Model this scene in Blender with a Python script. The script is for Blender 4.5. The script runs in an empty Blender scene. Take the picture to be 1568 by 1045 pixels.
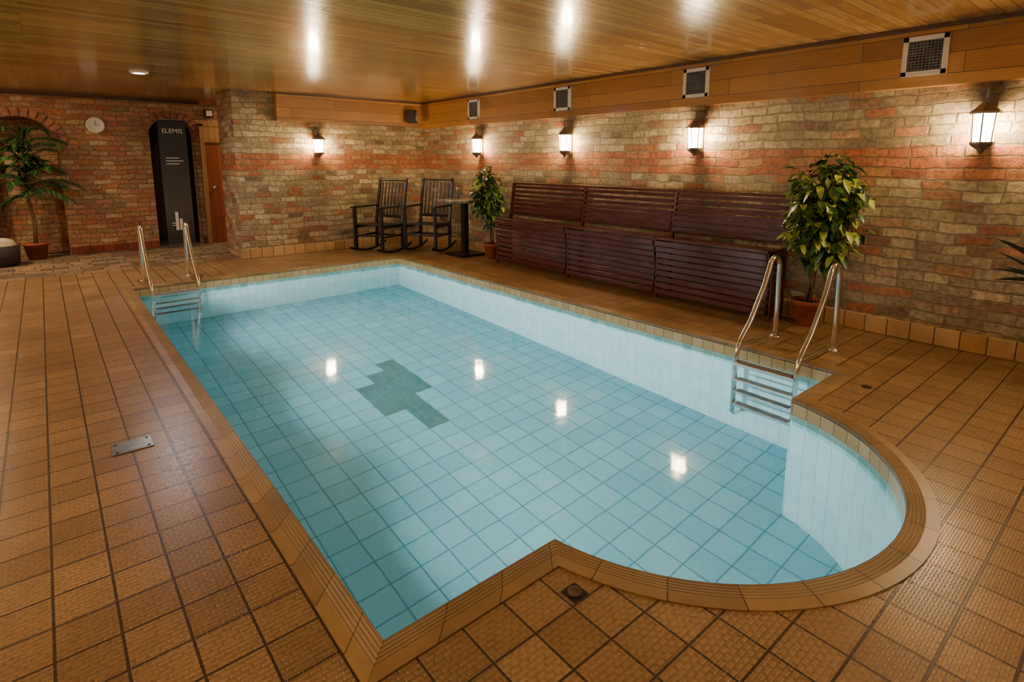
import bpy, bmesh, math, random
from mathutils import Vector, Matrix
random.seed(7)
S=bpy.context.scene
# ---------------------------------------------------------------- helpers
def setv(sock,v):
    if hasattr(v,'is_output'): sock.id_data.links.new(v,sock)
    else: sock.default_value=v
def node(nt,t,props=None,ins=None):
    n=nt.nodes.new(t)
    for k,v in (props or {}).items(): setattr(n,k,v)
    for k,v in (ins or {}).items(): setv(n.inputs[k],v)
    return n
def new_mat(name,**kw):
    m=bpy.data.materials.new(name); m.use_nodes=True; nt=m.node_tree
    b=nt.nodes['Principled BSDF']
    for k,v in kw.items(): b.inputs[k].default_value=v
    return m,nt,b
def math_(nt,op,a,b=0.0,c=0.0):
    n=node(nt,'ShaderNodeMath',{'operation':op}); setv(n.inputs[0],a); setv(n.inputs[1],b); setv(n.inputs[2],c)
    return n.outputs[0]
def mix_(nt,fac,a,b,mode='MIX'):
    n=node(nt,'ShaderNodeMix',{'data_type':'RGBA','blend_type':mode})
    setv(n.inputs[0],fac); setv(n.inputs[6],a); setv(n.inputs[7],b); return n.outputs[2]
def ramp_(nt,fac,stops,interp='LINEAR'):
    n=node(nt,'ShaderNodeValToRGB'); cr=n.color_ramp; cr.interpolation=interp
    while len(cr.elements)<len(stops): cr.elements.new(0.5)
    for e,(p,c) in zip(cr.elements,stops): e.position=p; e.color=(c[0],c[1],c[2],1)
    setv(n.inputs[0],fac); return n.outputs[0]
def rgb(h):
    h=h.lstrip('#'); o=[]
    for i in (0,2,4):
        c=int(h[i:i+2],16)/255; o.append(c/12.92 if c<=.04045 else ((c+.055)/1.055)**2.4)
    return (o[0],o[1],o[2],1)
def coords(nt,axes):
    tc=node(nt,'ShaderNodeTexCoord'); sp=node(nt,'ShaderNodeSeparateXYZ',ins={0:tc.outputs['Object']})
    cb=node(nt,'ShaderNodeCombineXYZ',ins={0:sp.outputs[axes[0]],1:sp.outputs[axes[1]]})
    return tc,sp,cb.outputs[0]
def noise_(nt,vec,scale,detail=3,rough=.5):
    n=node(nt,'ShaderNodeTexNoise',ins={'Scale':scale,'Detail':detail,'Roughness':rough})
    if vec is not None: setv(n.inputs['Vector'],vec)
    return n
def bump_(nt,b,h,strength,dist):
    n=node(nt,'ShaderNodeBump',ins={'Height':h,'Strength':strength,'Distance':dist}); setv(b.inputs['Normal'],n.outputs[0])

def simple(name,col,rough=.5,metal=0,var=.15,vscale=12,bump=0,spec=.5,stretch=None):
    m,nt,b=new_mat(name,Roughness=rough,Metallic=metal); b.inputs['Specular IOR Level'].default_value=spec
    tc=node(nt,'ShaderNodeTexCoord'); v=tc.outputs['Object']
    if stretch: v=node(nt,'ShaderNodeMapping',ins={0:v,3:stretch}).outputs[0]
    n=noise_(nt,v,vscale,4)
    c=rgb(col) if isinstance(col,str) else col
    d=tuple(x*(1-var) for x in c[:3])+(1,); l=tuple(min(1,x*(1+var)) for x in c[:3])+(1,)
    setv(b.inputs['Base Color'],ramp_(nt,n.outputs[0],[(.3,d),(.7,l)]))
    if bump: bump_(nt,b,n.outputs[0],bump,.01)
    return m

def brick_mat(name,axes,w,h,stops,band=None,bandstops=None,mortar='#74644a',ms=.009,depth=.75):
    m,nt,b=new_mat(name,Roughness=.85)
    tc,sp,v=coords(nt,axes)
    n1=noise_(nt,tc.outputs['Object'],2.5,2)
    n0=noise_(nt,tc.outputs['Object'],13,3)
    off=node(nt,'ShaderNodeVectorMath',{'operation':'SUBTRACT'},{0:n1.outputs['Color'],1:(.5,.5,.5)})
    off2=node(nt,'ShaderNodeVectorMath',{'operation':'SCALE'},{0:off.outputs[0],'Scale':.07})
    of3=node(nt,'ShaderNodeVectorMath',{'operation':'SUBTRACT'},{0:n0.outputs['Color'],1:(.5,.5,.5)})
    of4=node(nt,'ShaderNodeVectorMath',{'operation':'SCALE'},{0:of3.outputs[0],'Scale':.03})
    vv=node(nt,'ShaderNodeVectorMath',{'operation':'ADD'},{0:v,1:off2.outputs[0]})
    vv=node(nt,'ShaderNodeVectorMath',{'operation':'ADD'},{0:vv.outputs[0],1:of4.outputs[0]})
    br=node(nt,'ShaderNodeTexBrick',{'offset':.45,'squash':.7,'squash_frequency':3},{'Vector':vv.outputs[0],'Color1':(0,0,0,1),'Color2':(1,1,1,1),'Mortar':(.5,.5,.5,1),
        'Scale':1.0,'Mortar Size':ms,'Mortar Smooth':.5,'Bias':0.0,'Brick Width':w,'Row Height':h})
    col=ramp_(nt,br.outputs['Color'],stops)
    if band:
        cmp_=math_(nt,'COMPARE',math_(nt,'ADD',sp.outputs['Z'],math_(nt,'MULTIPLY',math_(nt,'SUBTRACT',n1.outputs[0],.5),.08)),band[0],band[1])
        col2=ramp_(nt,br.outputs['Color'],bandstops)
        col=mix_(nt,math_(nt,'MULTIPLY',cmp_,.95),col,col2)
    n2=noise_(nt,tc.outputs['Object'],24,6,.7)
    sh=ramp_(nt,n2.outputs[0],[(.32,(.5,.47,.44)),(.6,(1.2,1.17,1.13))])
    col=mix_(nt,.85,col,sh,'MULTIPLY')
    n4=noise_(nt,tc.outputs['Object'],3,4,.7)
    col=mix_(nt,.7,col,ramp_(nt,n4.outputs[0],[(.3,(.66,.63,.6)),(.65,(1.18,1.16,1.13))]),'MULTIPLY')
    n3=noise_(nt,tc.outputs['Object'],8,6,.75)
    ef=ramp_(nt,n3.outputs[0],[(.55,(0,0,0)),(.72,(.5,.5,.5))])
    col=mix_(nt,ef,col,rgb('#bfa878'))
    col=mix_(nt,math_(nt,'MULTIPLY',br.outputs['Fac'],.7),col,rgb(mortar))
    setv(b.inputs['Base Color'],col)
    inv=math_(nt,'SUBTRACT',1.0,br.outputs['Fac'])
    hh=math_(nt,'ADD',inv,math_(nt,'MULTIPLY',n2.outputs[0],1.0))
    hh=math_(nt,'ADD',hh,math_(nt,'MULTIPLY',br.outputs['Color'],.4))
    bump_(nt,b,hh,depth,.035)
    return m

def tile_mat(name,axes,size,stops,grout,gw=.006,rough=.35,stud=False,bump=.3,var=.25,offset=0.0,origin=(0,0),size2=None):
    m,nt,b=new_mat(name,Roughness=rough)
    tc,sp,v=coords(nt,axes)
    v=node(nt,'ShaderNodeVectorMath',{'operation':'SUBTRACT'},{0:v,1:(origin[0],origin[1],0)}).outputs[0]
    br=node(nt,'ShaderNodeTexBrick',{'offset':offset,'squash':1.0},{'Vector':v,'Color1':(0,0,0,1),'Color2':(1,1,1,1),'Mortar':(.5,.5,.5,1),
        'Scale':1.0,'Mortar Size':gw,'Mortar Smooth':.2,'Bias':0.0,'Brick Width':size,'Row Height':size2 or size})
    col=ramp_(nt,br.outputs['Color'],stops)
    n=noise_(nt,tc.outputs['Object'],1.6,6,.65); n2=noise_(nt,tc.outputs['Object'],40,3)
    col=mix_(nt,1.0,col,ramp_(nt,n.outputs[0],[(.3,(1-var,)*3),(.7,(1+var*.5,)*3)]),'MULTIPLY')
    hh=math_(nt,'MULTIPLY',math_(nt,'SUBTRACT',1.0,br.outputs['Fac']),1.0)
    if stud:
        st=node(nt,'ShaderNodeTexBrick',{'offset':.5,'squash':1.0},{'Vector':v,'Color1':(1,1,1,1),'Color2':(1,1,1,1),'Mortar':(0,0,0,1),
            'Scale':1.0,'Mortar Size':.0065,'Mortar Smooth':.4,'Brick Width':.034,'Row Height':.02})
        n5=noise_(nt,tc.outputs['Object'],70,2)
        wear=ramp_(nt,n5.outputs[0],[(.4,(.12,.12,.12)),(.6,(.45,.45,.45))])
        col=mix_(nt,math_(nt,'MULTIPLY',st.outputs['Fac'],wear),col,rgb('#4a361e'))
        hh=math_(nt,'ADD',hh,math_(nt,'MULTIPLY',math_(nt,'SUBTRACT',1.0,st.outputs['Fac']),.55))
    col=mix_(nt,br.outputs['Fac'],col,rgb(grout))
    setv(b.inputs['Base Color'],col)
    setv(b.inputs['Roughness'],math_(nt,'ADD',math_(nt,'MULTIPLY',n2.outputs[0],.2),rough-.1))
    bump_(nt,b,hh,bump,.01)
    return m

def plank_mat(name,axes,width,length,stops,rough=.3,coat=.0,grain=(2,60,60),bump=.25,gw=.004,gap=.75):
    m,nt,b=new_mat(name,Roughness=rough); b.inputs['Coat Weight'].default_value=coat; b.inputs['Coat Roughness'].default_value=.1
    tc,sp,v=coords(nt,axes)
    br=node(nt,'ShaderNodeTexBrick',{'offset':.37,'squash':1.0},{'Vector':v,'Color1':(0,0,0,1),'Color2':(1,1,1,1),'Mortar':(.5,.5,.5,1),
        'Scale':1.0,'Mortar Size':gw,'Mortar Smooth':.3,'Brick Width':length,'Row Height':width})
    mp=node(nt,'ShaderNodeMapping',ins={0:v,3:grain})
    n=noise_(nt,mp.outputs[0],1.0,4,.6)
    nl=noise_(nt,tc.outputs['Object'],.8,3)
    f=math_(nt,'ADD',math_(nt,'MULTIPLY',br.outputs['Color'],.4),math_(nt,'MULTIPLY',n.outputs[0],.6))
    col=ramp_(nt,f,stops)
    col=mix_(nt,.5,col,ramp_(nt,nl.outputs[0],[(.3,(.7,.7,.7)),(.7,(1.2,1.2,1.2))]),'MULTIPLY')
    col=mix_(nt,math_(nt,'MULTIPLY',br.outputs['Fac'],gap),col,(.04,.02,.008,1))
    setv(b.inputs['Base Color'],col)
    hh=math_(nt,'ADD',math_(nt,'SUBTRACT',1.0,br.outputs['Fac']),math_(nt,'MULTIPLY',n.outputs[0],.6))
    hh=math_(nt,'ADD',hh,math_(nt,'MULTIPLY',br.outputs['Color'],.3))
    bump_(nt,b,hh,bump,.006)
    return m

def emis(name,col,s):
    m=bpy.data.materials.new(name); m.use_nodes=True; nt=m.node_tree; nt.nodes.clear()
    e=node(nt,'ShaderNodeEmission',ins={0:col,1:s}); o=node(nt,'ShaderNodeOutputMaterial'); nt.links.new(e.outputs[0],o.inputs[0]); return m

class MB:
    def __init__(s,M=None): s.bm=bmesh.new(); s.mats=[]; s.M=M or Matrix(); s.uv=s.bm.loops.layers.uv.new('UVMap')
    def mi(s,mat):
        if mat not in s.mats: s.mats.append(mat)
        return s.mats.index(mat)
    def face(s,pts,mat,smooth=False,uvs=None):
        vs=[s.bm.verts.new(s.M@Vector(p)) for p in pts]
        f=s.bm.faces.new(vs); f.material_index=s.mi(mat); f.smooth=smooth
        if uvs:
            for l,u in zip(f.loops,uvs): l[s.uv].uv=u
        return f
    def box(s,c,size,mat,R=None,taper=(1,1)):
        i=s.mi(mat); R=R or Matrix(); c=Vector(c); hx,hy,hz=[q/2 for q in size]
        P=[]
        for z in (-1,1):
            tx,ty=(taper if z>0 else (1,1))
            for x,y in ((-1,-1),(1,-1),(1,1),(-1,1)):
                P.append(s.bm.verts.new(s.M@(c+R.to_3x3()@Vector((x*hx*tx,y*hy*ty,z*hz)))))
        for q in ((3,2,1,0),(4,5,6,7),(0,1,5,4),(1,2,6,5),(2,3,7,6),(3,0,4,7)):
            f=s.bm.faces.new([P[k] for k in q]); f.material_index=i
    def b2(s,x0,x1,y0,y1,z0,z1,mat): s.box(((x0+x1)/2,(y0+y1)/2,(z0+z1)/2),(x1-x0,y1-y0,z1-z0),mat)
    def beam(s,p0,p1,w,d,mat,up=(0,0,1)):
        p0=Vector(p0);p1=Vector(p1); z=(p1-p0); L=z.length; z.normalize(); u=Vector(up)
        if abs(z.dot(u))>.95: u=Vector((0,1,0))
        x=u.cross(z).normalized(); y=z.cross(x)
        s.box((p0+p1)/2,(w,d,L),mat,Matrix((x,y,z)).transposed().to_4x4())
    def tube(s,pts,r,mat,seg=10,caps=True):
        pts=[Vector(p) for p in pts]; n=len(pts); rs=r if isinstance(r,(list,tuple)) else [r]*n
        i=s.mi(mat); rings=[]; t=(pts[1]-pts[0]).normalized(); u=t.orthogonal().normalized()
        for k in range(n):
            if k==0: t=(pts[1]-pts[0])
            elif k==n-1: t=pts[-1]-pts[-2]
            else: t=(pts[k+1]-pts[k]).normalized()+(pts[k]-pts[k-1]).normalized()
            t.normalize(); u=(u-t*u.dot(t)).normalized(); w=t.cross(u)
            rings.append([s.bm.verts.new(s.M@(pts[k]+(u*math.cos(a)+w*math.sin(a))*rs[k])) for a in [2*math.pi*j/seg for j in range(seg)]])
        for k in range(n-1):
            for j in range(seg):
                f=s.bm.faces.new([rings[k][j],rings[k][(j+1)%seg],rings[k+1][(j+1)%seg],rings[k+1][j]]); f.material_index=i; f.smooth=True
        if caps:
            for q in (rings[0][::-1],rings[-1]):
                f=s.bm.faces.new(q); f.material_index=i
    def lathe(s,c,prof,mat,seg=24,axis='Z',ph=0,smooth=True):
        i=s.mi(mat); c=Vector(c); rings=[]
        for r,z in prof:
            ring=[]
            for j in range(seg):
                a=2*math.pi*j/seg+ph
                if axis=='Z': p=Vector((r*math.cos(a),r*math.sin(a),z))
                elif axis=='Y': p=Vector((r*math.cos(a),-z,r*math.sin(a)))
                else: p=Vector((z,r*math.cos(a),r*math.sin(a)))
                ring.append(s.bm.verts.new(s.M@(c+p)))
            rings.append(ring)
        for k in range(len(rings)-1):
            for j in range(seg):
                f=s.bm.faces.new([rings[k][j],rings[k][(j+1)%seg],rings[k+1][(j+1)%seg],rings[k+1][j]]); f.material_index=i; f.smooth=smooth
        for q in (rings[0][::-1],rings[-1]):
            try:
                f=s.bm.faces.new(q); f.material_index=i
            except: pass
    def leaf(s,p,d,L,W,mat,up=Vector((0,0,1)),fold=.25,droop=.2):
        p=Vector(p); d=Vector(d).normalized(); sd=d.cross(up)
        if sd.length<.05: sd=Vector((1,0,0))
        sd.normalize(); n=sd.cross(d)
        a=p; m0=p+d*L*.45-n*0.0; e=p+d*L-Vector((0,0,1))*L*droop
        l=m0+sd*W/2+n*W*fold; r=m0-sd*W/2+n*W*fold
        l2=p+d*L*.75+sd*W*.36+n*W*fold*.5-Vector((0,0,1))*L*droop*.5; r2=p+d*L*.75-sd*W*.36+n*W*fold*.5-Vector((0,0,1))*L*droop*.5
        mm=p+d*L*.75-Vector((0,0,1))*L*droop*.5
        i=s.mi(mat); V=[s.bm.verts.new(s.M@q) for q in (a,m0,e,l,r,l2,r2,mm)]
        for q in ((0,1,3),(0,4,1),(1,7,5,3),(4,6,7,1),(7,2,5),(6,2,7)):
            f=s.bm.faces.new([V[k] for k in q]); f.material_index=i; f.smooth=True
    def done(s,name,bevel=0,recalc=False):
        if recalc: bmesh.ops.recalc_face_normals(s.bm,faces=s.bm.faces)
        me=bpy.data.meshes.new(name); s.bm.to_mesh(me); s.bm.free()
        for m in s.mats: me.materials.append(m)
        o=bpy.data.objects.new(name,me); S.collection.objects.link(o)
        if bevel:
            b=o.modifiers.new('bev','BEVEL'); b.width=bevel; b.segments=2; b.limit_method='ANGLE'
        return o

# ---------------------------------------------------------------- constants (metres)
XW=5.55; YP=9.24; YB=11.5; H=2.55; WATER=-.14; PD=-1.44
XL=-3.2; YN=-3.0
# ---------------------------------------------------------------- materials
stone=[(0,rgb('#6f5f46')),(.18,rgb('#b5a27c')),(.36,rgb('#93805e')),(.55,rgb('#c6b48e')),(.74,rgb('#866f50')),(.86,rgb('#a8663e')),(1,rgb('#baa680'))]
redb=[(0,rgb('#b3623a')),(.35,rgb('#a05836')),(.6,rgb('#bd7648')),(.8,rgb('#ae8152')),(.9,rgb('#a66c41')),(1,rgb('#944e30'))]
mixb=[(0,rgb('#ae946a')),(.25,rgb('#b4734e')),(.45,rgb('#c4aa7e')),(.6,rgb('#a86644')),(.8,rgb('#9a825e')),(1,rgb('#be8e66'))]
M_brX=brick_mat('brick_stone_right',('Y','Z'),.25,.085,stone,(1.4875,.1275),redb)
M_brY=brick_mat('brick_stone_far',('X','Z'),.25,.085,stone,(1.4875,.1275),redb)
M_brB=brick_mat('brick_mixed_back',('X','Z'),.25,.08,mixb)
M_redbrick=simple('arch_red_brick','#966246',.85,var=.35,vscale=9,bump=.5)
deckst=[(0,rgb('#8a6c45')),(.4,rgb('#9e7e53')),(.7,rgb('#92724a')),(1,rgb('#a8875b'))]
M_deck=tile_mat('quarry_tile_deck',('X','Y'),.17,deckst,'#3f2e1a',.005,.31,stud=True,bump=.45,var=.28,origin=(.56,1.335))
M_base=tile_mat('tile_skirting_right',('Y','Z'),.17,[(0,rgb('#b08c5a')),(1,rgb('#c9a878'))],'#5a4224',.005,.3)
M_baseY=tile_mat('tile_skirting_far',('X','Z'),.17,[(0,rgb('#b08c5a')),(1,rgb('#c9a878'))],'#5a4224',.005,.3)
M_basR=tile_mat('tile_skirting_red',('X','Z'),.17,[(0,rgb('#6b2f1c')),(1,rgb('#8a4228'))],'#2e1a10',.006,.4)
M_pave=brick_mat('stone_paving',('X','Y'),.3,.2,[(0,rgb('#5a4630')),(.5,rgb('#7d6546')),(1,rgb('#94795a'))],mortar='#2c2114',ms=.012,depth=.4)
wood=[(.1,rgb('#6f471f')),(.4,rgb('#98642d')),(.6,rgb('#ae7839')),(.9,rgb('#c08c4a'))]
M_ceil=plank_mat('lacquered_ceiling_boards',('X','Y'),.09,2.6,[(.1,rgb('#77522a')),(.38,rgb('#a87a42')),(.6,rgb('#bd9050')),(.9,rgb('#d4ac6a'))],.21,.5,(4,60,1),.42,gap=.55)
M_fasX=plank_mat('pine_fascia_right',('Y','Z'),.155,1.9,wood,.35,.15,(4,70,1),.2)
M_fasY=plank_mat('pine_fascia_far',('X','Z'),.155,1.9,wood,.35,.15,(4,70,1),.2)
M_dkwood=simple('dark_wood_trim','#4a2a15',.4,var=.3,vscale=8,stretch=(1,1,8))
M_bench=simple('mahogany_stained_slats','#4c1e17',.22,var=.4,vscale=5,stretch=(8,1,8),bump=.1)
M_black=simple('black_painted_wood','#17120f',.35,var=.3)
M_door=plank_mat('door_planks_red',('Z','X'),.12,3,[(0,rgb('#6b3218')),(1,rgb('#a05a32'))],.4,.1,(3,60,1))
M_doorL=plank_mat('door_frame_pine',('Z','X'),.1,3,[(0,rgb('#8a6434')),(1,rgb('#b58a50'))],.4,.1,(3,60,1))
M_chrome,_,b_=new_mat('polished_steel',Roughness=.16,Metallic=1.0); b_.inputs['Base Color'].default_value=(.78,.76,.72,1)
M_white=simple('white_enamel','#e4ddcc',.4,var=.05)
M_grille=simple('dark_grille','#77706a',.5,var=.2)
M_terra=simple('terracotta','#8a4426',.7,var=.2,bump=.2)
M_soil=simple('soil','#1d140c',.95,var=.5,vscale=60,bump=.6)
M_bark=simple('bark','#6a5030',.8,var=.4,vscale=30,bump=.4)
M_leaf=simple('leaf_green','#46652a',.4,var=.45,vscale=14)
M_leaf2=simple('leaf_light_green','#95a23c',.4,var=.35,vscale=14)
M_leafd=simple('leaf_dark_green','#24401c',.4,var=.4,vscale=14)
M_leafk=simple('yucca_leaf_dark','#26301a',.45,var=.4,vscale=14)
M_plate=simple('drain_steel','#8a8378',.3,metal=.9,var=.2)
M_iron=simple('rusted_iron','#2a1a10',.6,metal=.4,var=.3)
M_lant=simple('lantern_aged_bronze','#6b5d48',.45,metal=.35,var=.25)
M_glow=emis('lantern_lit_glass',(1,.74,.42,1),225)
M_spotglow=emis('downlight_lens',(.9,.9,1,1),110)
M_spotwarm=emis('downlight_lens_warm',(1,.8,.55,1),40)
M_cream=simple('cream_towel','#b5a27c',.9,var=.2,bump=.4)
M_wick=simple('dark_wicker','#2c2016',.8,var=.5,vscale=40,bump=.6)

# pool materials
def pool_wall_mat():
    m,nt,b=new_mat('pool_wall_tiles',Roughness=.18)
    uv=node(nt,'ShaderNodeUVMap'); sp=node(nt,'ShaderNodeSeparateXYZ',ins={0:uv.outputs[0]})
    def br(w,h,c1,c2,g,ms,vec=uv.outputs[0]):
        return node(nt,'ShaderNodeTexBrick',{'offset':0.0,'squash':1.0},{'Vector':vec,'Color1':rgb(c1),'Color2':rgb(c2),'Mortar':rgb(g),'Scale':1.0,'Mortar Size':ms,'Mortar Smooth':.1,'Brick Width':w,'Row Height':h})
    a=br(.1,.1,'#b89c68','#cbb184','#7d6a42',.003)
    t=br(.1,.1,'#78bcbc','#a5dad6','#c8e6e0',.003)
    p=br(.1,.2,'#b2e0e6','#c2e8ec','#9cced6',.003)
    m1=math_(nt,'GREATER_THAN',sp.outputs[1],-.1)
    m2=math_(nt,'GREATER_THAN',sp.outputs[1],-.2)
    c=mix_(nt,m2,p.outputs[0],t.outputs[0]); c=mix_(nt,m1,c,a.outputs[0])
    setv(b.inputs['Base Color'],c); return m
M_pwall=pool_wall_mat()
M_pfloor=tile_mat('pool_floor_tiles',('X','Y'),.2,[(0,rgb('#78bcc9')),(1,rgb('#8ac8d3'))],'#3f8695',.005,.25,bump=.05,var=.06,origin=(.70,1.45))
M_mosaic=tile_mat('pool_floor_mosaic',('X','Y'),.05,[(0,rgb('#447c80')),(1,rgb('#548c8e'))],'#427a7c',.004,.3,bump=.05)
def coping_mat():
    m,nt,b=new_mat('ridged_coping_tile',Roughness=.36)
    uv=node(nt,'ShaderNodeUVMap'); sp=node(nt,'ShaderNodeSeparateXYZ',ins={0:uv.outputs[0]})
    br=node(nt,'ShaderNodeTexBrick',{'offset':0.0,'squash':1.0},{'Vector':uv.outputs[0],'Color1':(0,0,0,1),'Color2':(1,1,1,1),'Mortar':(.5,.5,.5,1),'Scale':1.0,'Mortar Size':.003,'Mortar Smooth':.1,'Brick Width':.24,'Row Height':5.0})
    col=ramp_(nt,br.outputs[0],[(0,rgb('#876b43')),(1,rgb('#9d7f50'))])
    tc=node(nt,'ShaderNodeTexCoord'); n=noise_(nt,tc.outputs['Object'],5,5,.65)
    col=mix_(nt,1.0,col,ramp_(nt,n.outputs[0],[(.3,(.75,.75,.75)),(.7,(1.12,1.12,1.12))]),'MULTIPLY')
    rid=math_(nt,'SINE',math_(nt,'MULTIPLY',sp.outputs[1],2*math.pi/.014))
    zone=math_(nt,'LESS_THAN',sp.outputs[1],.07)
    rr=math_(nt,'MULTIPLY',rid,zone)
    col=mix_(nt,math_(nt,'MULTIPLY',math_(nt,'MAXIMUM',math_(nt,'MULTIPLY',rr,-1.0),0.0),.5),col,rgb('#43301a'))
    col=mix_(nt,br.outputs['Fac'],col,rgb('#4d3820'))
    setv(b.inputs['Base Color'],col); bump_(nt,b,rr,.4,.004); return m
M_cope=coping_mat()
def water_mat():
    m=bpy.data.materials.new('pool_water'); m.use_nodes=True; nt=m.node_tree; nt.nodes.clear()
    tc=node(nt,'ShaderNodeTexCoord'); n=noise_(nt,tc.outputs['Object'],5.0,2)
    bp=node(nt,'ShaderNodeBump',ins={'Height':n.outputs[0],'Strength':.05,'Distance':.02})
    g=node(nt,'ShaderNodeBsdfGlass',ins={'Color':(.93,.99,1,1),'Roughness':0.055,'IOR':1.33,'Normal':bp.outputs[0]})
    o=node(nt,'ShaderNodeOutputMaterial'); nt.links.new(g.outputs[0],o.inputs[0]); return m
M_water=water_mat()

# ---------------------------------------------------------------- pool outline (interior kept on left)
cx,cy,R=2.48,1.645,1.067
x0,x1,y0,y1=.68,4.25,1.45,7.87
CW=.118
aB=math.atan2(y0-cy,1.431-cx)-0.0; aF=math.atan2(y0-cy,3.53-cx)
a0=aB if aB<-math.pi/2 else aB-2*math.pi
NA=40
angs=[a0+(aF-a0)*k/NA for k in range(NA+1)]
arc=[(cx+R*math.cos(a),cy+R*math.sin(a)) for a in angs]
outline=[(x0,y0)]+arc+[(x1,y0),(4.215,y1),(x0+.02,y1)]
def offset(pl,w):
    out=[]; n=len(pl)
    for i in range(n):
        p=Vector(pl[i]); a=Vector(pl[i-1]); b=Vector(pl[(i+1)%n])
        e1=(p-a).normalized(); e2=(b-p).normalized()
        n1=Vector((e1.y,-e1.x)); n2=Vector((e2.y,-e2.x)); s=n1+n2
        out.append(tuple(p+s*(w/(1+n1.dot(n2)))))
    return out
outer=offset(outline,CW)
# trim the offset arc where it meets the straight near edge (mitre)
yo=y0-CW; Ro=R+CW; dx=math.sqrt(Ro*Ro-(cy-yo)**2)
for i,p in enumerate(arc):
    q=outer[i+1]
    if q[1]>yo-1e-4 or i in (0,NA):
        outer[i+1]=((cx-dx) if i<NA/2 else (cx+dx),yo)
outer_u=[]
for p in outer:
    if not outer_u or (Vector(p)-Vector(outer_u[-1])).length>1e-4: outer_u.append(p)
def holed(name,outerp,holes,z,mat):
    bm=bmesh.new(); es=[]
    for loop in [outerp]+holes:
        vs=[bm.verts.new((p[0],p[1],z)) for p in loop]
        for i in range(len(vs)): es.append(bm.edges.new((vs[i],vs[(i+1)%len(vs)])))
    bmesh.ops.triangle_fill(bm,use_beauty=True,use_dissolve=False,edges=es,normal=(0,0,1))
    for f in bm.faces:
        if f.normal.z<0: f.normal_flip()
    me=bpy.data.meshes.new(name); bm.to_mesh(me); bm.free(); me.materials.append(mat)
    o=bpy.data.objects.new(name,me); S.collection.objects.link(o); return o
holed('floor',[(XL,YN),(XW+.2,YN),(XW+.2,YP+.2),(XL,YP+.2)],[outer_u],0,M_deck)
mb=MB(); mb.face([(XL,YP+.2,0),(4.4,YP+.2,0),(4.4,14,0),(XL,14,0)],M_pave); mb.done('floor_paving')
# coping + pool wall
mb=MB(); L=0; n=len(outline)
for i in range(n):
    a=outline[i]; b=outline[(i+1)%n]; ao=outer[i]; bo=outer[(i+1)%n]; l=(Vector(b)-Vector(a)).length
    if (Vector(ao)-Vector(bo)).length<1e-4:
        mb.face([(a[0],a[1],.006),(ao[0],ao[1],.006),(b[0],b[1],.006)],M_cope,uvs=[(L,0),(L,CW),(L+l,0)])
    else:
        mb.face([(a[0],a[1],.006),(ao[0],ao[1],.006),(bo[0],bo[1],.006),(b[0],b[1],.006)],M_cope,uvs=[(L,0),(L,CW),(L+l,CW),(L+l,0)])
        mb.face([(ao[0],ao[1],.006),(ao[0],ao[1],-.01),(bo[0],bo[1],-.01),(bo[0],bo[1],.006)],M_cope,uvs=[(L,CW),(L,CW),(L+l,CW),(L+l,CW)])
    mb.face([(a[0],a[1],-.02),(a[0],a[1],.006),(b[0],b[1],.006),(b[0],b[1],-.02)],M_cope,uvs=[(L,0),(L,.01),(L+l,.01),(L+l,0)])
    L+=l
mb.done('pool_coping')
mb=MB(); L=0
for i in range(n):
    a=outline[i]; b=outline[(i+1)%n]; l=(Vector(b)-Vector(a)).length
    mb.face([(a[0],a[1],PD),(a[0],a[1],-.02),(b[0],b[1],-.02),(b[0],b[1],PD)],M_pwall,uvs=[(L,PD),(L,-.02),(L+l,-.02),(L+l,PD)])
    L+=l
mb.face([(p[0],p[1],PD) for p in outline],M_pfloor)
mb.done('pool_basin')
mb=MB()
for r,a,b in ((-3,0,1),(-2,-1,1),(-1,-1,2),(0,-1,2),(1,0,2),(2,1,2),(-4,0,1)):
    mb.b2(.70+.2*(8+a),.70+.2*(8+b),1.45+.2*(16+r),1.45+.2*(17+r),PD-.01,PD+.004,M_mosaic)
mb.done('pool_floor_motif')
mb=MB(); mb.face([(p[0],p[1],WATER) for p in outline],M_water); mb.done('pool_water')

# ---------------------------------------------------------------- walls
mb=MB(); mb.b2(XW,XW+.2,YN,YP+.0,-.0,H,M_brX); mb.done('wall_right')
mb=MB(); mb.b2(2.28,XW+.2,YP,10.15,0,H,M_brY); o=mb.done('wall_far')
o.data.materials.append(M_brX)
for f in o.data.polygons:
    if abs(f.normal.x)>.9: f.material_index=1
mb=MB(); mb.b2(XL-.2,XL,YN,14,0,H,M_brX); mb.done('wall_left')
mb=MB(); mb.b2(XL-.2,XW+.2,YN-.2,YN,0,H,M_brY); mb.done('wall_near')
mb=MB(); mb.b2(4.2,4.4,10.15,YB+.0,0,H,M_brX); mb.done('wall_passage')
def arch(xa,xb,zs,ztop,n=16):
    c=(xa+xb)/2; r=(xb-xa)/2; h=ztop-zs
    return [(xa,0.0)]+[(c-r*math.cos(math.pi*k/n),zs+h*math.sin(math.pi*k/n)) for k in range(n+1)]+[(xb,0.0)]
A1=arch(-.66,.24,1.80,2.18); A2=arch(1.49,2.17,1.95,2.24)
bm=bmesh.new()
def q3(p): bm.faces.new([bm.verts.new(v) for v in p])
def spandrel(A,xa,xb):
    for i in range(1,len(A)-2):
        p,q=A[i],A[i+1]; q3([(p[0],YB,p[1]),(q[0],YB,q[1]),(q[0],YB,H),(p[0],YB,H)])
def rect(xa,xb): q3([(xa,YB,0),(xb,YB,0),(xb,YB,H),(xa,YB,H)])
rect(XL,-.66); spandrel(A1,-.66,.24); rect(.24,1.49); spandrel(A2,1.49,2.17); rect(2.17,4.3)
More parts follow.
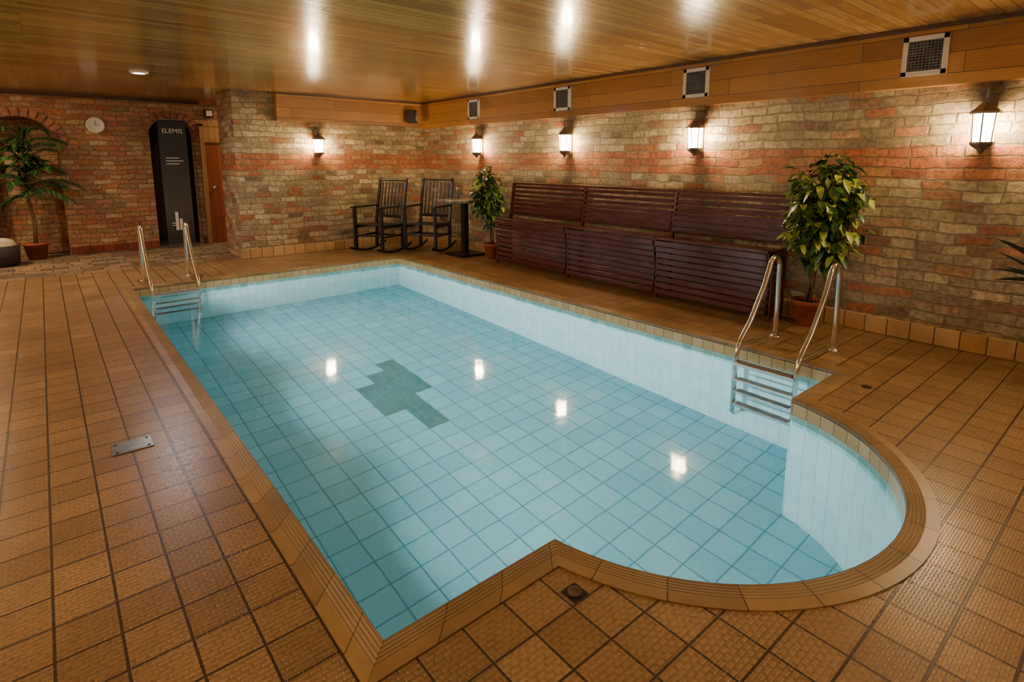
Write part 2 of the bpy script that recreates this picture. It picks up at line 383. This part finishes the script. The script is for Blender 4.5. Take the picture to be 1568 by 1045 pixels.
def strip(A,d):
    for i in range(len(A)-1):
        q3([(A[i][0],YB,A[i][1]),(A[i+1][0],YB,A[i+1][1]),(A[i+1][0],YB+d,A[i+1][1]),(A[i][0],YB+d,A[i][1])])
strip(A1,.45); strip(A2,.25)
q3([(-.8,YB+.45,0),(.4,YB+.45,0),(.4,YB+.45,2.3),(-.8,YB+.45,2.3)])
me=bpy.data.meshes.new('wall_back'); bm.to_mesh(me); bm.free(); me.materials.append(M_brB)
o=bpy.data.objects.new('wall_back',me); S.collection.objects.link(o)
mb=MB(); 
mb.b2(1.3,2.4,13.4,13.5,0,2.5,M_door); mb.b2(1.25,1.35,YB+.25,13.5,0,2.5,M_brX); mb.b2(2.3,2.4,YB+.25,13.5,0,2.5,M_door); mb.b2(1.25,2.4,YB+.25,13.5,2.5,2.56,M_ceil)
mb.done('wall_corridor')
def ring(name,xa,xb,zs,zt,n,skip=()):
    mb=MB(); c=(xa+xb)/2; r=(xb-xa)/2; h=zt-zs
    for k in range(n):
        t=math.pi*(k+.5)/n; p=Vector((c-(r+.07)*math.cos(t),YB-.005,zs+(h+.07)*math.sin(t)))
        nrm=Vector((-math.cos(t)/r,0,math.sin(t)/h)).normalized(); ang=math.atan2(nrm.x,nrm.z)
        mb.box(p,(math.pi*r/n*.86,.03,.13),M_redbrick,Matrix.Rotation(ang,4,'Y'))
    return mb.done(name,.006)
ring('trim_1',-.66,.24,1.80,2.18,15); ring('trim_2',1.49,2.17,1.95,2.24,12)

# ceiling
mb=MB(); mb.b2(XL-.2,XW+.2,YN-.2,14,H,H+.1,M_ceil); mb.done('ceiling')
# fascias
mb=MB(); mb.b2(5.44,XW,YN,YP,2.085,H,M_fasX); mb.b2(5.425,5.44,YN,YP-.1,2.515,H,M_dkwood); mb.done('trim_3')
mb=MB(); mb.b2(2.88,5.44,9.10,YP,2.12,H,M_fasY); mb.b2(2.88,5.43,9.085,9.10,2.52,H,M_dkwood); mb.done('trim_4')
mb=MB(); mb.b2(XL,2.28,YB-.03,YB,2.50,H,M_dkwood); mb.done('trim_5')
# baseboards
mb=MB(); mb.b2(5.52,XW,YN,YP,0,.15,M_base); mb.done('baseboard_right',.004)
mb=MB(); mb.b2(2.26,5.52,YP-.03,YP,0,.15,M_baseY); mb.done('baseboard_far',.004)
mb=MB(); mb.b2(.26,1.47,YB-.025,YB,0,.12,M_basR); mb.b2(2.19,2.3,YB-.025,YB,0,.12,M_basR); mb.b2(XL,-.68,YB-.025,YB,0,.12,M_basR); mb.done('baseboard_back')

# ---------------------------------------------------------------- vents
for i,y in enumerate((1.45,3.47,5.47,7.47)):
    mb=MB(); w=.15; z0,z1=2.17,2.47
    for a in ((y-w,y-w+.035,z0,z1),(y+w-.035,y+w,z0,z1),(y-w,y+w,z0,z0+.035),(y-w,y+w,z1-.035,z1)):
        mb.b2(5.415,5.44,a[0],a[1],a[2],a[3],M_white)
    mb.b2(5.435,5.44,y-w+.02,y+w-.02,z0+.02,z1-.02,M_iron)
    for k in range(11):
        zz=z0+.045+k*.0215; mb.box((5.428,y,zz),(.016,2*w-.07,.006),M_grille,Matrix.Rotation(.6,4,'Y'))
    for k in range(10):
        yy=y-w+.045+k*.0235; mb.b2(5.42,5.426,yy-.002,yy+.002,z0+.03,z1-.03,M_grille)
    mb.done('air_vent_grille')
# ---------------------------------------------------------------- hexagonal lanterns (local: wall behind at +Y)
def lantern(M):
    mb=MB(M); yy=-.105; c=(0,yy,0)
    mb.box((0,-.012,1.79),(.09,.024,.40),M_lant)
    mb.box((0,-.012,2.01),(.13,.024,.05),M_lant)
    mb.box((0,-.06,2.02),(.03,.12,.02),M_lant)
    mb.lathe(c,[(.010,2.02),(.012,1.95),(.022,1.94),(.03,1.92),(.075,1.875),(.10,1.855),(.10,1.838),(.088,1.838)],M_lant,6,ph=math.pi/6,smooth=False)
    mb.lathe(c,[(.062,1.632),(.074,1.838)],M_glow,6,ph=math.pi/6,smooth=False)
    for j in range(6):
        a=math.pi/6+j*math.pi/3
        mb.beam((.066*math.cos(a),yy+.066*math.sin(a),1.63),(.078*math.cos(a),yy+.078*math.sin(a),1.842),.009,.009,M_lant)
        a+=math.pi/6
        mb.beam((.056*math.cos(a),yy+.056*math.sin(a),1.63),(.067*math.cos(a),yy+.067*math.sin(a),1.842),.004,.004,M_lant)
    mb.lathe(c,[(.012,1.545),(.02,1.56),(.03,1.575),(.07,1.605),(.08,1.615),(.08,1.632),(.06,1.634)],M_lant,6,ph=math.pi/6,smooth=False)
    mb.box((0,-.045,1.60),(.025,.09,.02),M_lant)
    return mb.done('wall_lantern')
for y in (1.03,3.46,5.43,7.43):
    lantern(Matrix.Translation((XW,y,.01))@Matrix.Rotation(math.radians(-90),4,'Z'))
lantern(Matrix.Translation((3.52,YP,.01)))

# ---------------------------------------------------------------- bench
mb=MB(); ya,yb=2.40,6.52; secs=[2.40,3.67,5.05,6.52]
nf=9
for k in range(nf):
    z=.055+k*.067; x=5.10+.03*math.sin(k/nf*math.pi*1.3)-(.015 if k==nf-1 else 0)
    for a,b in zip(secs[:-1],secs[1:]):
        mb.b2(x,x+.022,a+.012,b-.012,z,z+.056,M_bench)
for k in range(5):
    x=5.085+k*.063; 
    for a,b in zip(secs[:-1],secs[1:]): mb.b2(x,x+.052,a+.006,b-.006,.655-.003*k,.680-.003*k,M_bench)
for k in range(7):
    z=.72+k*.064; x=5.375+.011*k
    for a,b in zip(secs[:-1],secs[1:]): mb.b2(x,x+.02,a+.015,b-.015,z,z+(.038 if k>2 else .055),M_bench)
for a,b in zip(secs[:-1],secs[1:]): mb.b2(5.445,5.49,a,b,1.155,1.185,M_bench)
for y in secs:
    mb.beam((5.41,y,.62),(5.475,y,1.16),.04,.035,M_bench,up=(0,1,0))
    mb.b2(5.14,5.17,y-.02,y+.02,0,.655,M_bench); mb.b2(5.38,5.42,y-.02,y+.02,0,.68,M_bench)
    mb.b2(5.14,5.42,y-.018,y+.018,.6,.655,M_bench)
for y in (ya,yb):
    for k in range(9): 
        z=.055+k*.067; mb.b2(5.14,5.42,y-.011,y+.011,z,z+.056,M_bench)
mb.done('slatted_bench',.004)

# ---------------------------------------------------------------- ladders
def ladder(M,hw):
    mb=MB(M); r=.021
    for s in (-hw,hw):
        P=[(s,.50,.0),(s,.50,.35),(s,.49,.52)]
        for k in range(0,9):
            a=math.pi*k/9*.92
            P.append((s,.40+.09*math.cos(a),.60+.11*math.sin(a)))
        P+=[(s,.25,.50),(s,.05,.22),(s,-.08,.10),(s,-.13,.03),(s,-.15,-.06),(s,-.15,-1.0),(s,-.12,-1.06),(s,-.02,-1.08)]
        mb.tube(P,r,M_chrome,12)
        mb.lathe((s,.50,.0),[(.05,0),(.05,.008),(.03,.022),(.022,.022)],M_chrome,16)
        mb.tube([(s,-.12,.045),(s,.50,.045)],.015,M_chrome,10)
    for z in (-.08,-.33,-.58,-.83):
        mb.box((0,-.15,z),(2*hw,.085,.028),M_chrome)
        mb.box((0,-.15,z+.016),(2*hw-.05,.06,.006),M_grille)
    return mb.done('pool_ladder',.003)
ladder(Matrix.Translation((4.245,1.90,0))@Matrix.Rotation(math.radians(-90),4,'Z'),.235)
ladder(Matrix.Translation((1.12,7.87,0)),.25)

# ---------------------------------------------------------------- drains
mb=MB(); mb.b2(.135,.315,3.36,3.50,0,.006,M_plate)
mb.b2(.145,.305,3.37,3.49,.006,.007,M_plate)
for k in range(4): mb.lathe((.155+.14*(k%2),3.38+.10*(k//2),.006),[(.006,0),(.006,.003),(.002,.003)],M_iron,10)
mb.done('drain_cover',.002)
mb=MB(); cxx,cyy=1.29,1.205
mb.b2(cxx-.034,cxx+.034,cyy-.034,cyy+.034,0,.003,M_iron)
M_dr=simple('drain_rust','#5a3420',.6,var=.3)
mb.lathe((cxx,cyy,.003),[(.026,0),(.026,.003),(.016,.003),(.014,.001),(.001,.001)],M_dr,20)
mb.done('floor_drain')
mb=MB(); mb.lathe((4.12,1.22,0),[(.03,0),(.03,.004),(.015,.006)],M_iron,16); mb.done('floor_drain')

# ---------------------------------------------------------------- chairs (local facing -Y)
def chair(M,name='rocking_chair'):
    mb=MB(M); w=.28
    for s in (-w,w):
        mb.beam((s,-.26,.06),(s,-.27,.74),.045,.045,M_black)
        mb.beam((s,.24,.06),(s,.27,.52),.045,.045,M_black)
        mb.beam((s,.25,.48),(s,.40,1.22),.045,.04,M_black)
        mb.box((s,-.02,.76),(.07,.62,.028),M_black)
        mb.beam((s,-.26,.28),(s,.25,.28),.03,.03,M_black)
        mb.beam((s,-.26,.44),(s,.25,.44),.04,.05,M_black)
        P=[(s,-.42+.09*k,.022+.09*((k-5)/5)**2) for k in range(11)]
        mb.tube(P,.02,M_black,8)
    for k in range(7): mb.box((0,-.25+k*.083,.475-.004*k),(2*w+.02,.068,.022),M_black)
    mb.beam((-w,-.27,.30),(w,-.27,.30),.03,.03,M_black); mb.beam((-w,.25,.26),(w,.25,.26),.03,.03,M_black)
    mb.beam((-w,.392,1.18),(w,.392,1.18),.03,.11,M_black,up=(0,1,0)); mb.beam((-w,.27,.58),(w,.27,.58),.03,.05,M_black)
    for k in range(7):
        x=-w+.07+k*.07; mb.beam((x,.275,.56),(x,.385,1.15),.028,.014,M_black)
    return mb.done(name,.004)
def face(x,y,dx,dy):
    return Matrix.Translation((x,y,0))@Matrix.Rotation(math.atan2(dx,-dy),4,'Z')
chair(face(4.25,8.56,-.92,-.38))
chair(face(4.93,8.14,-.86,-.5))
# table
mb=MB(Matrix.Translation((5.16,7.38,0)))
mb.b2(-.23,.23,-.23,.23,0,.035,M_black); mb.b2(-.045,.045,-.045,.045,.035,.84,M_black); mb.b2(-.16,.16,-.16,.16,.84,.86,M_black)
M_top=tile_mat('table_top_tiles',('X','Y'),.06,[(0,rgb('#4a4438')),(1,rgb('#b8aa90'))],'#2a2620',.004,.3)
mb.b2(-.29,.29,-.29,.29,.86,.90,M_top); mb.done('pedestal_table',.006)
M_glass,_,b_=new_mat('clear_glass',Roughness=.05); b_.inputs['Transmission Weight'].default_value=.8; b_.inputs['Base Color'].default_value=(.85,.95,.85,1)
mb=MB(Matrix.Translation((5.10,7.48,.90)))
mb.lathe((0,0,0),[(.03,0),(.035,.01),(.04,.12),(.036,.12),(.03,.015)],M_glass,16)
for k in range(5):
    a=k*1.3; mb.tube([(0,0,.02),(.02*math.cos(a),.02*math.sin(a),.15)],.003,M_leaf,6); mb.leaf((.02*math.cos(a),.02*math.sin(a),.14),(math.cos(a),math.sin(a),1.5),.08,.04,M_white if k%2 else M_leaf2)
mb.done('glass_vase')

# ---------------------------------------------------------------- plants
def ficus(name,x,y,cxy,zc,rad,hz,nl,potr=.13,poth=.24,xmax=5.50,mats=None,seed=1,ls=1.0,ylo=-9,yhi=99):
    mb=MB(); rnd=random.Random(seed)
    mb.lathe((x,y,0),[(potr*.7,0),(potr*.72,.01),(potr,poth-.04),(potr*1.08,poth-.04),(potr*1.08,poth),(potr*.95,poth),(potr*.93,poth-.03),(.001,poth-.03)],M_terra,24)
    mb.lathe((x,y,poth-.03),[(potr*.92,0),(.001,.006)],M_soil,20)
    fx,fy=cxy
    for k in range(3):
        a=k*2.1; P=[(x+.02*math.cos(a),y+.02*math.sin(a),poth-.03)]
        for j in range(1,8):
            t=j/7; P.append((x+(fx-x)*t+.025*math.cos(a+t*5),y+(fy-y)*t+.025*math.sin(a+t*5),poth+(zc+hz*.4-poth)*t))
        mb.tube(P,[.014-.001*j for j in range(8)],M_bark,8)
    mats=mats or [M_leaf,M_leaf,M_leaf2,M_leafd,M_leaf2]
    cl=lambda v:min(max(v,ylo+.1),yhi-.1)
    for b in range(nl//9):
        while True:
            v=Vector((rnd.uniform(-1,1),rnd.uniform(-1,1),rnd.uniform(-1,1)))
            if .25<v.length<1: break
        e=Vector((fx+v.x*rad,cl(fy+v.y*rad),zc+v.z*hz))
        if e.x>xmax-.03: e.x=xmax-.03-rnd.random()*.08
        s=Vector((x+(fx-x)*.7,y+(fy-y)*.7,max(poth+.3,min(zc+v.z*hz-.18,zc+hz*.4))))
        mb.tube([s,(s+e)/2+Vector((0,0,.04)),e],[.005,.004,.002],M_bark,5,False)
        for q in range(9):
            t=rnd.uniform(.45,1); p=s.lerp(e,t)+Vector((rnd.uniform(-.04,.04),rnd.uniform(-.04,.04),rnd.uniform(-.03,.05)))
            d=Vector((rnd.uniform(-1,1)+v.x*.6,rnd.uniform(-1,1)+v.y*.6,rnd.uniform(-.9,.5)))
            Lf=rnd.uniform(.085,.14)*ls
            d.normalize()
            if p.x+d.x*Lf>xmax: d.x=-abs(d.x)
            if p.x>xmax-.02: p.x=xmax-.02
            if p.y+d.y*Lf>yhi: d.y=-abs(d.y)
            if p.y+d.y*Lf<ylo: d.y=abs(d.y)
            mb.leaf(p,d,Lf,Lf*.5,rnd.choice(mats),droop=rnd.uniform(.1,.4))
    return mb.done(name)
ficus('potted_weeping_fig',5.33,2.12,(5.20,2.00),1.07,.33,.48,1150,seed=3,yhi=2.37)
ficus('potted_weeping_fig',5.30,6.84,(5.18,6.80),1.02,.27,.42,600,mats=[M_leaf,M_leafd,M_leafd,M_leaf2],seed=9,ylo=6.56)
# palm in alcove
mb=MB(); px,py=-.17,11.28
mb.lathe((px,py,0),[(.11,0),(.15,.22),(.16,.22),(.16,.26),(.14,.26),(.13,.23),(.001,.23)],M_terra,24)
mb.tube([(px,py,.22),(px+.02,py,.6),(px-.03,py,1.0),(px,py,1.35)],[.03,.026,.024,.02],M_bark,10)
rp=random.Random(5)
for k in range(38):
    a=k*2.4; el=rp.uniform(.2,1.35); Lf=rp.uniform(.45,.8); P=[]
    d=Vector((math.cos(a)*math.cos(el),math.sin(a)*math.cos(el)*.55-.15,math.sin(el)))
    for j in range(9):
        t=j/8; P.append(Vector((px,py,.95+.024*k))+d*Lf*t+Vector((0,0,-.38*t*t*Lf*1.4)))
    for p in P: p.y=min(p.y,YB-.12)
    mb.tube(P,[.006-.0005*j for j in range(9)],M_leaf,5,False)
    for j in range(1,9):
        for q in (0,.5):
            p=P[j-1].lerp(P[j],q); tg=(P[j]-P[j-1]).normalized(); sd=tg.cross(Vector((0,0,1))).normalized()
            for s in (-1,1):
                dd=tg*.7+sd*s*.8+Vector((0,0,-.25))
                if dd.y>0: dd.y*=.3
                mb.leaf(p,dd,.17,.026,rp.choice([M_leaf,M_leafd,M_leafd]),droop=.2)
mb.done('potted_palm')
# yucca by right edge
mb=MB(); px,py=5.0,.36
mb.lathe((px,py,0),[(.14,0),(.18,.3),(.2,.3),(.2,.35),(.17,.35),(.16,.31),(.001,.31)],M_terra,24)
mb.tube([(px,py,.3),(px,py,.55),(px,py,.72)],[.05,.045,.03],M_bark,10)
dirs=[]
for k in range(22):
    a=k*2.4+.5; el=.35+.95*((k%9)/9); Lf=.56-.15*(k%3)/3
    dirs.append((Vector((math.cos(a)*math.cos(el),math.sin(a)*math.cos(el),math.sin(el))),Lf,.045))
dirs+=[(Vector((-.42,.34,.40)).normalized(),.74,.06),(Vector((-.24,.22,.52)).normalized(),.68,.055),(Vector((-.50,.05,.42)).normalized(),.66,.06),(Vector((-.44,.42,.18)).normalized(),.55,.055)]
for k,(d,Lf,W) in enumerate(dirs):
    if d.x*Lf+px>5.46: d.x=.4; d.normalize(); Lf=.45
    if d.x*Lf+px>5.46: Lf=.4/max(d.x,.01)
    b=Vector((px,py,.60+.003*k)); sd=d.cross(Vector((0,0,1))).normalized(); up=sd.cross(d)
    prev=None
    for j in range(8):
        t=j/7; c=b+d*Lf*t+Vector((0,0,-.08*t*t)); w=W*(1-t)**.6*(1 if j else .6)+.001
        cur=(c+sd*w*.6+up*w*.9,c,c-sd*w*.6+up*w*.9)
        if prev:
            mb.face([prev[0],cur[0],cur[1],prev[1]],M_leafk,True); mb.face([prev[1],cur[1],cur[2],prev[2]],M_leafk,True)
        prev=cur
mb.done('potted_yucca')

# ---------------------------------------------------------------- back area objects
mb=MB(); mb.lathe((.76,YB,2.08),[(.125,0),(.125,.03),(.11,.04),(.105,.032),(.001,.032)],M_white,32,'Y')
mb.box((.76,YB-.036,2.115),(.008,.004,.07),M_black); mb.box((.785,YB-.036,2.08),(.055,.004,.007),M_black); mb.done('wall_clock')
M_ban,nt,b_=new_mat('banner_print',Roughness=.5)
tc,sp,v=coords(nt,('X','Z')); nz=noise_(nt,tc.outputs['Object'],2.5,3)
setv(b_.inputs['Base Color'],ramp_(nt,math_(nt,'ADD',math_(nt,'MULTIPLY',sp.outputs[2],.4),math_(nt,'MULTIPLY',nz.outputs[0],.15)),[(0,rgb('#1a1714')),(.35,rgb('#4a463e')),(.7,rgb('#2e2a25')),(1,rgb('#1c1916'))]))
e=bpy.data.objects.new('banner_stand',None); S.collection.objects.link(e)
mb=MB(); mb.b2(1.60,2.02,11.33,11.345,.06,2.2,M_ban); mb.b2(1.60,2.02,11.325,11.35,2.2,2.22,M_plate); mb.b2(1.59,2.03,11.27,11.41,0,.06,M_plate); mb.tube([(1.81,11.37,.06),(1.81,11.36,2.2)],.01,M_plate,8)
for z,w in ((1.55,.1),(1.5,.13),(1.45,.1),(.42,.05),(.38,.05)): mb.b2(1.68,1.68+w*2,11.327,11.33,z,z+.012,M_white)
for z0,z1,x in ((.3,.62,1.74),(.3,.5,1.80),(.3,.38,1.88)): mb.b2(x,x+.045,11.326,11.33,z0,z1,M_white)
o=mb.done('banner_panel'); o.parent=e
cu=bpy.data.curves.new('banner_text','FONT'); cu.body='ELEMIS'; cu.size=.105; cu.extrude=.001; cu.align_x='CENTER'; cu.materials.append(M_white)
t=bpy.data.objects.new('banner_text',cu); t.location=(1.81,11.325,1.98); t.rotation_euler=(math.pi/2,0,0); S.collection.objects.link(t); t.parent=e
mb=MB(); Y=YB-.002
mb.b2(2.32,3.1,Y-.04,Y,0,1.80,M_door); mb.b2(2.32,3.1,Y-.045,Y,1.84,2.12,M_doorL); mb.b2(2.25,2.32,Y-.06,Y,0,2.16,M_doorL); mb.b2(3.1,3.17,Y-.06,Y,0,2.16,M_doorL); mb.b2(2.25,3.17,Y-.06,Y,2.12,2.18,M_doorL); mb.b2(2.32,3.1,Y-.05,Y,1.80,1.84,M_dkwood)
mb.lathe((2.42,Y-.04,1.02),[(.015,0),(.015,.03),(.03,.04),(.03,.06),(.01,.07)],M_chrome,14,'Y'); mb.done('door_1',.003)
mb=MB(); mb.b2(2.36,2.50,YB-.10,YB,2.28,2.42,M_black); mb.b2(2.38,2.48,YB-.105,YB-.10,2.30,2.40,M_white); mb.done('emergency_light',.004)
mb=MB(Matrix.Translation((-.56,10.85,0))); mb.lathe((0,0,0),[(.14,0),(.2,.02),(.22,.3),(.2,.3),(.18,.05),(.001,.04)],M_wick,24)
mb.lathe((0,0,.2),[(.19,0),(.19,.1),(.15,.17),(.08,.2),(.001,.21)],M_cream,20); mb.done('wicker_towel_basket')
mb=MB(Matrix.Translation((5.18,8.98,2.28))@Matrix.Rotation(.75,4,'Z')); mb.box((0,0,0),(.16,.14,.22),M_black,taper=(.9,.9)); mb.lathe((0,-.068,-.03),[(.06,0),(.06,.008),(.04,.0),(.001,.004)],M_grille,20,'Y'); mb.lathe((0,-.066,.06),[(.025,0),(.02,.006),(.001,.004)],M_grille,16,'Y')
mb.beam((0,.05,.0),(0,.12,.0),.03,.03,M_black); mb.done('wall_speaker',.006)

# ---------------------------------------------------------------- lights
def area(name,loc,size,power,col,rot=(0,0,0),spread=180):
    l=bpy.data.lights.new(name,'AREA'); l.shape='DISK'; l.size=size; l.energy=power; l.color=col; l.spread=math.radians(spread)
    o=bpy.data.objects.new(name,l); o.location=loc; o.rotation_euler=rot; S.collection.objects.link(o); return o
def downlight(x,y,power,col,size=.13,lens=None):
    mb=MB(); mb.lathe((x,y,H),[(.10,0),(.10,-.012),(.07,-.02),(.066,-.006)],M_white,24); mb.lathe((x,y,H-.004),[(.065,0),(.065,-.004)],lens or M_spotwarm,20); mb.done('ceiling_downlight')
    area('downlight_lamp',(x,y,H-.03),size,power,col)
downlight(1.02,8.16,22,(.95,.93,1),lens=M_spotglow)
WC=(1,.80,.52)
for x,y,p in ((-1.4,3.4,28),(-1.2,.2,10),(1.6,-.4,6),(4.2,-1.2,15),(-2.2,7.4,40),(3.9,.1,8)):
    downlight(x,y,p,WC)
downlight(-1.3,10.3,48,WC)
downlight(3.3,10.9,20,(1,.75,.5))
# added uplighters on the unseen left and near walls, to brighten the ceiling
def fill_uplighter(M,power):
    mb=MB(M); mb.lathe((0,-.12,1.85),[(.02,0),(.10,.05),(.14,.12),(.13,.12),(.09,.06),(.001,.04)],M_white,24); mb.box((0,-.02,1.88),(.12,.04,.16),M_white); mb.done('added_uplighter')
    p=M@Vector((0,-.12,1.98)); area('uplighter_fill_lamp',p,.18,power,WC,(math.pi,0,0))
for y,p in ((.5,60),(3.5,75),(6.5,100),(9.3,80)): fill_uplighter(Matrix.Translation((XL,y,0))@Matrix.Rotation(math.radians(90),4,'Z'),p)
for x in (-1.5,1.5,4.2): fill_uplighter(Matrix.Translation((x,YN,0))@Matrix.Rotation(math.radians(180),4,'Z'),40)
# added underwater lights, hidden in the left pool wall, to light the basin
for y in (2.6,4.7,6.7):
    mb=MB(); mb.lathe((x0+.022,y,-.42),[(.14,0),(.14,.012),(.11,.02),(.105,.006)],M_chrome,24,'X'); mb.done('added_pool_light')
    area('pool_fill_lamp',(x0+.05,y,-.42),.2,31,(.97,.98,1),(0,math.radians(-96),0),spread=125)

# ---------------------------------------------------------------- world & camera
w=bpy.data.worlds.new('w'); S.world=w; w.use_nodes=True; w.node_tree.nodes['Background'].inputs[0].default_value=(.02,.015,.01,1)
cam=bpy.data.cameras.new('camera'); co=bpy.data.objects.new('camera',cam); S.collection.objects.link(co); S.camera=co
cam.sensor_width=36; cam.lens=857.6/1568*36; cam.shift_y=-.0864; cam.clip_start=.05
co.location=(0,0,1.5); co.rotation_euler=(math.radians(90-9.27),0,math.radians(-39.8))
S.view_settings.view_transform='AgX'
S.view_settings.exposure=.25
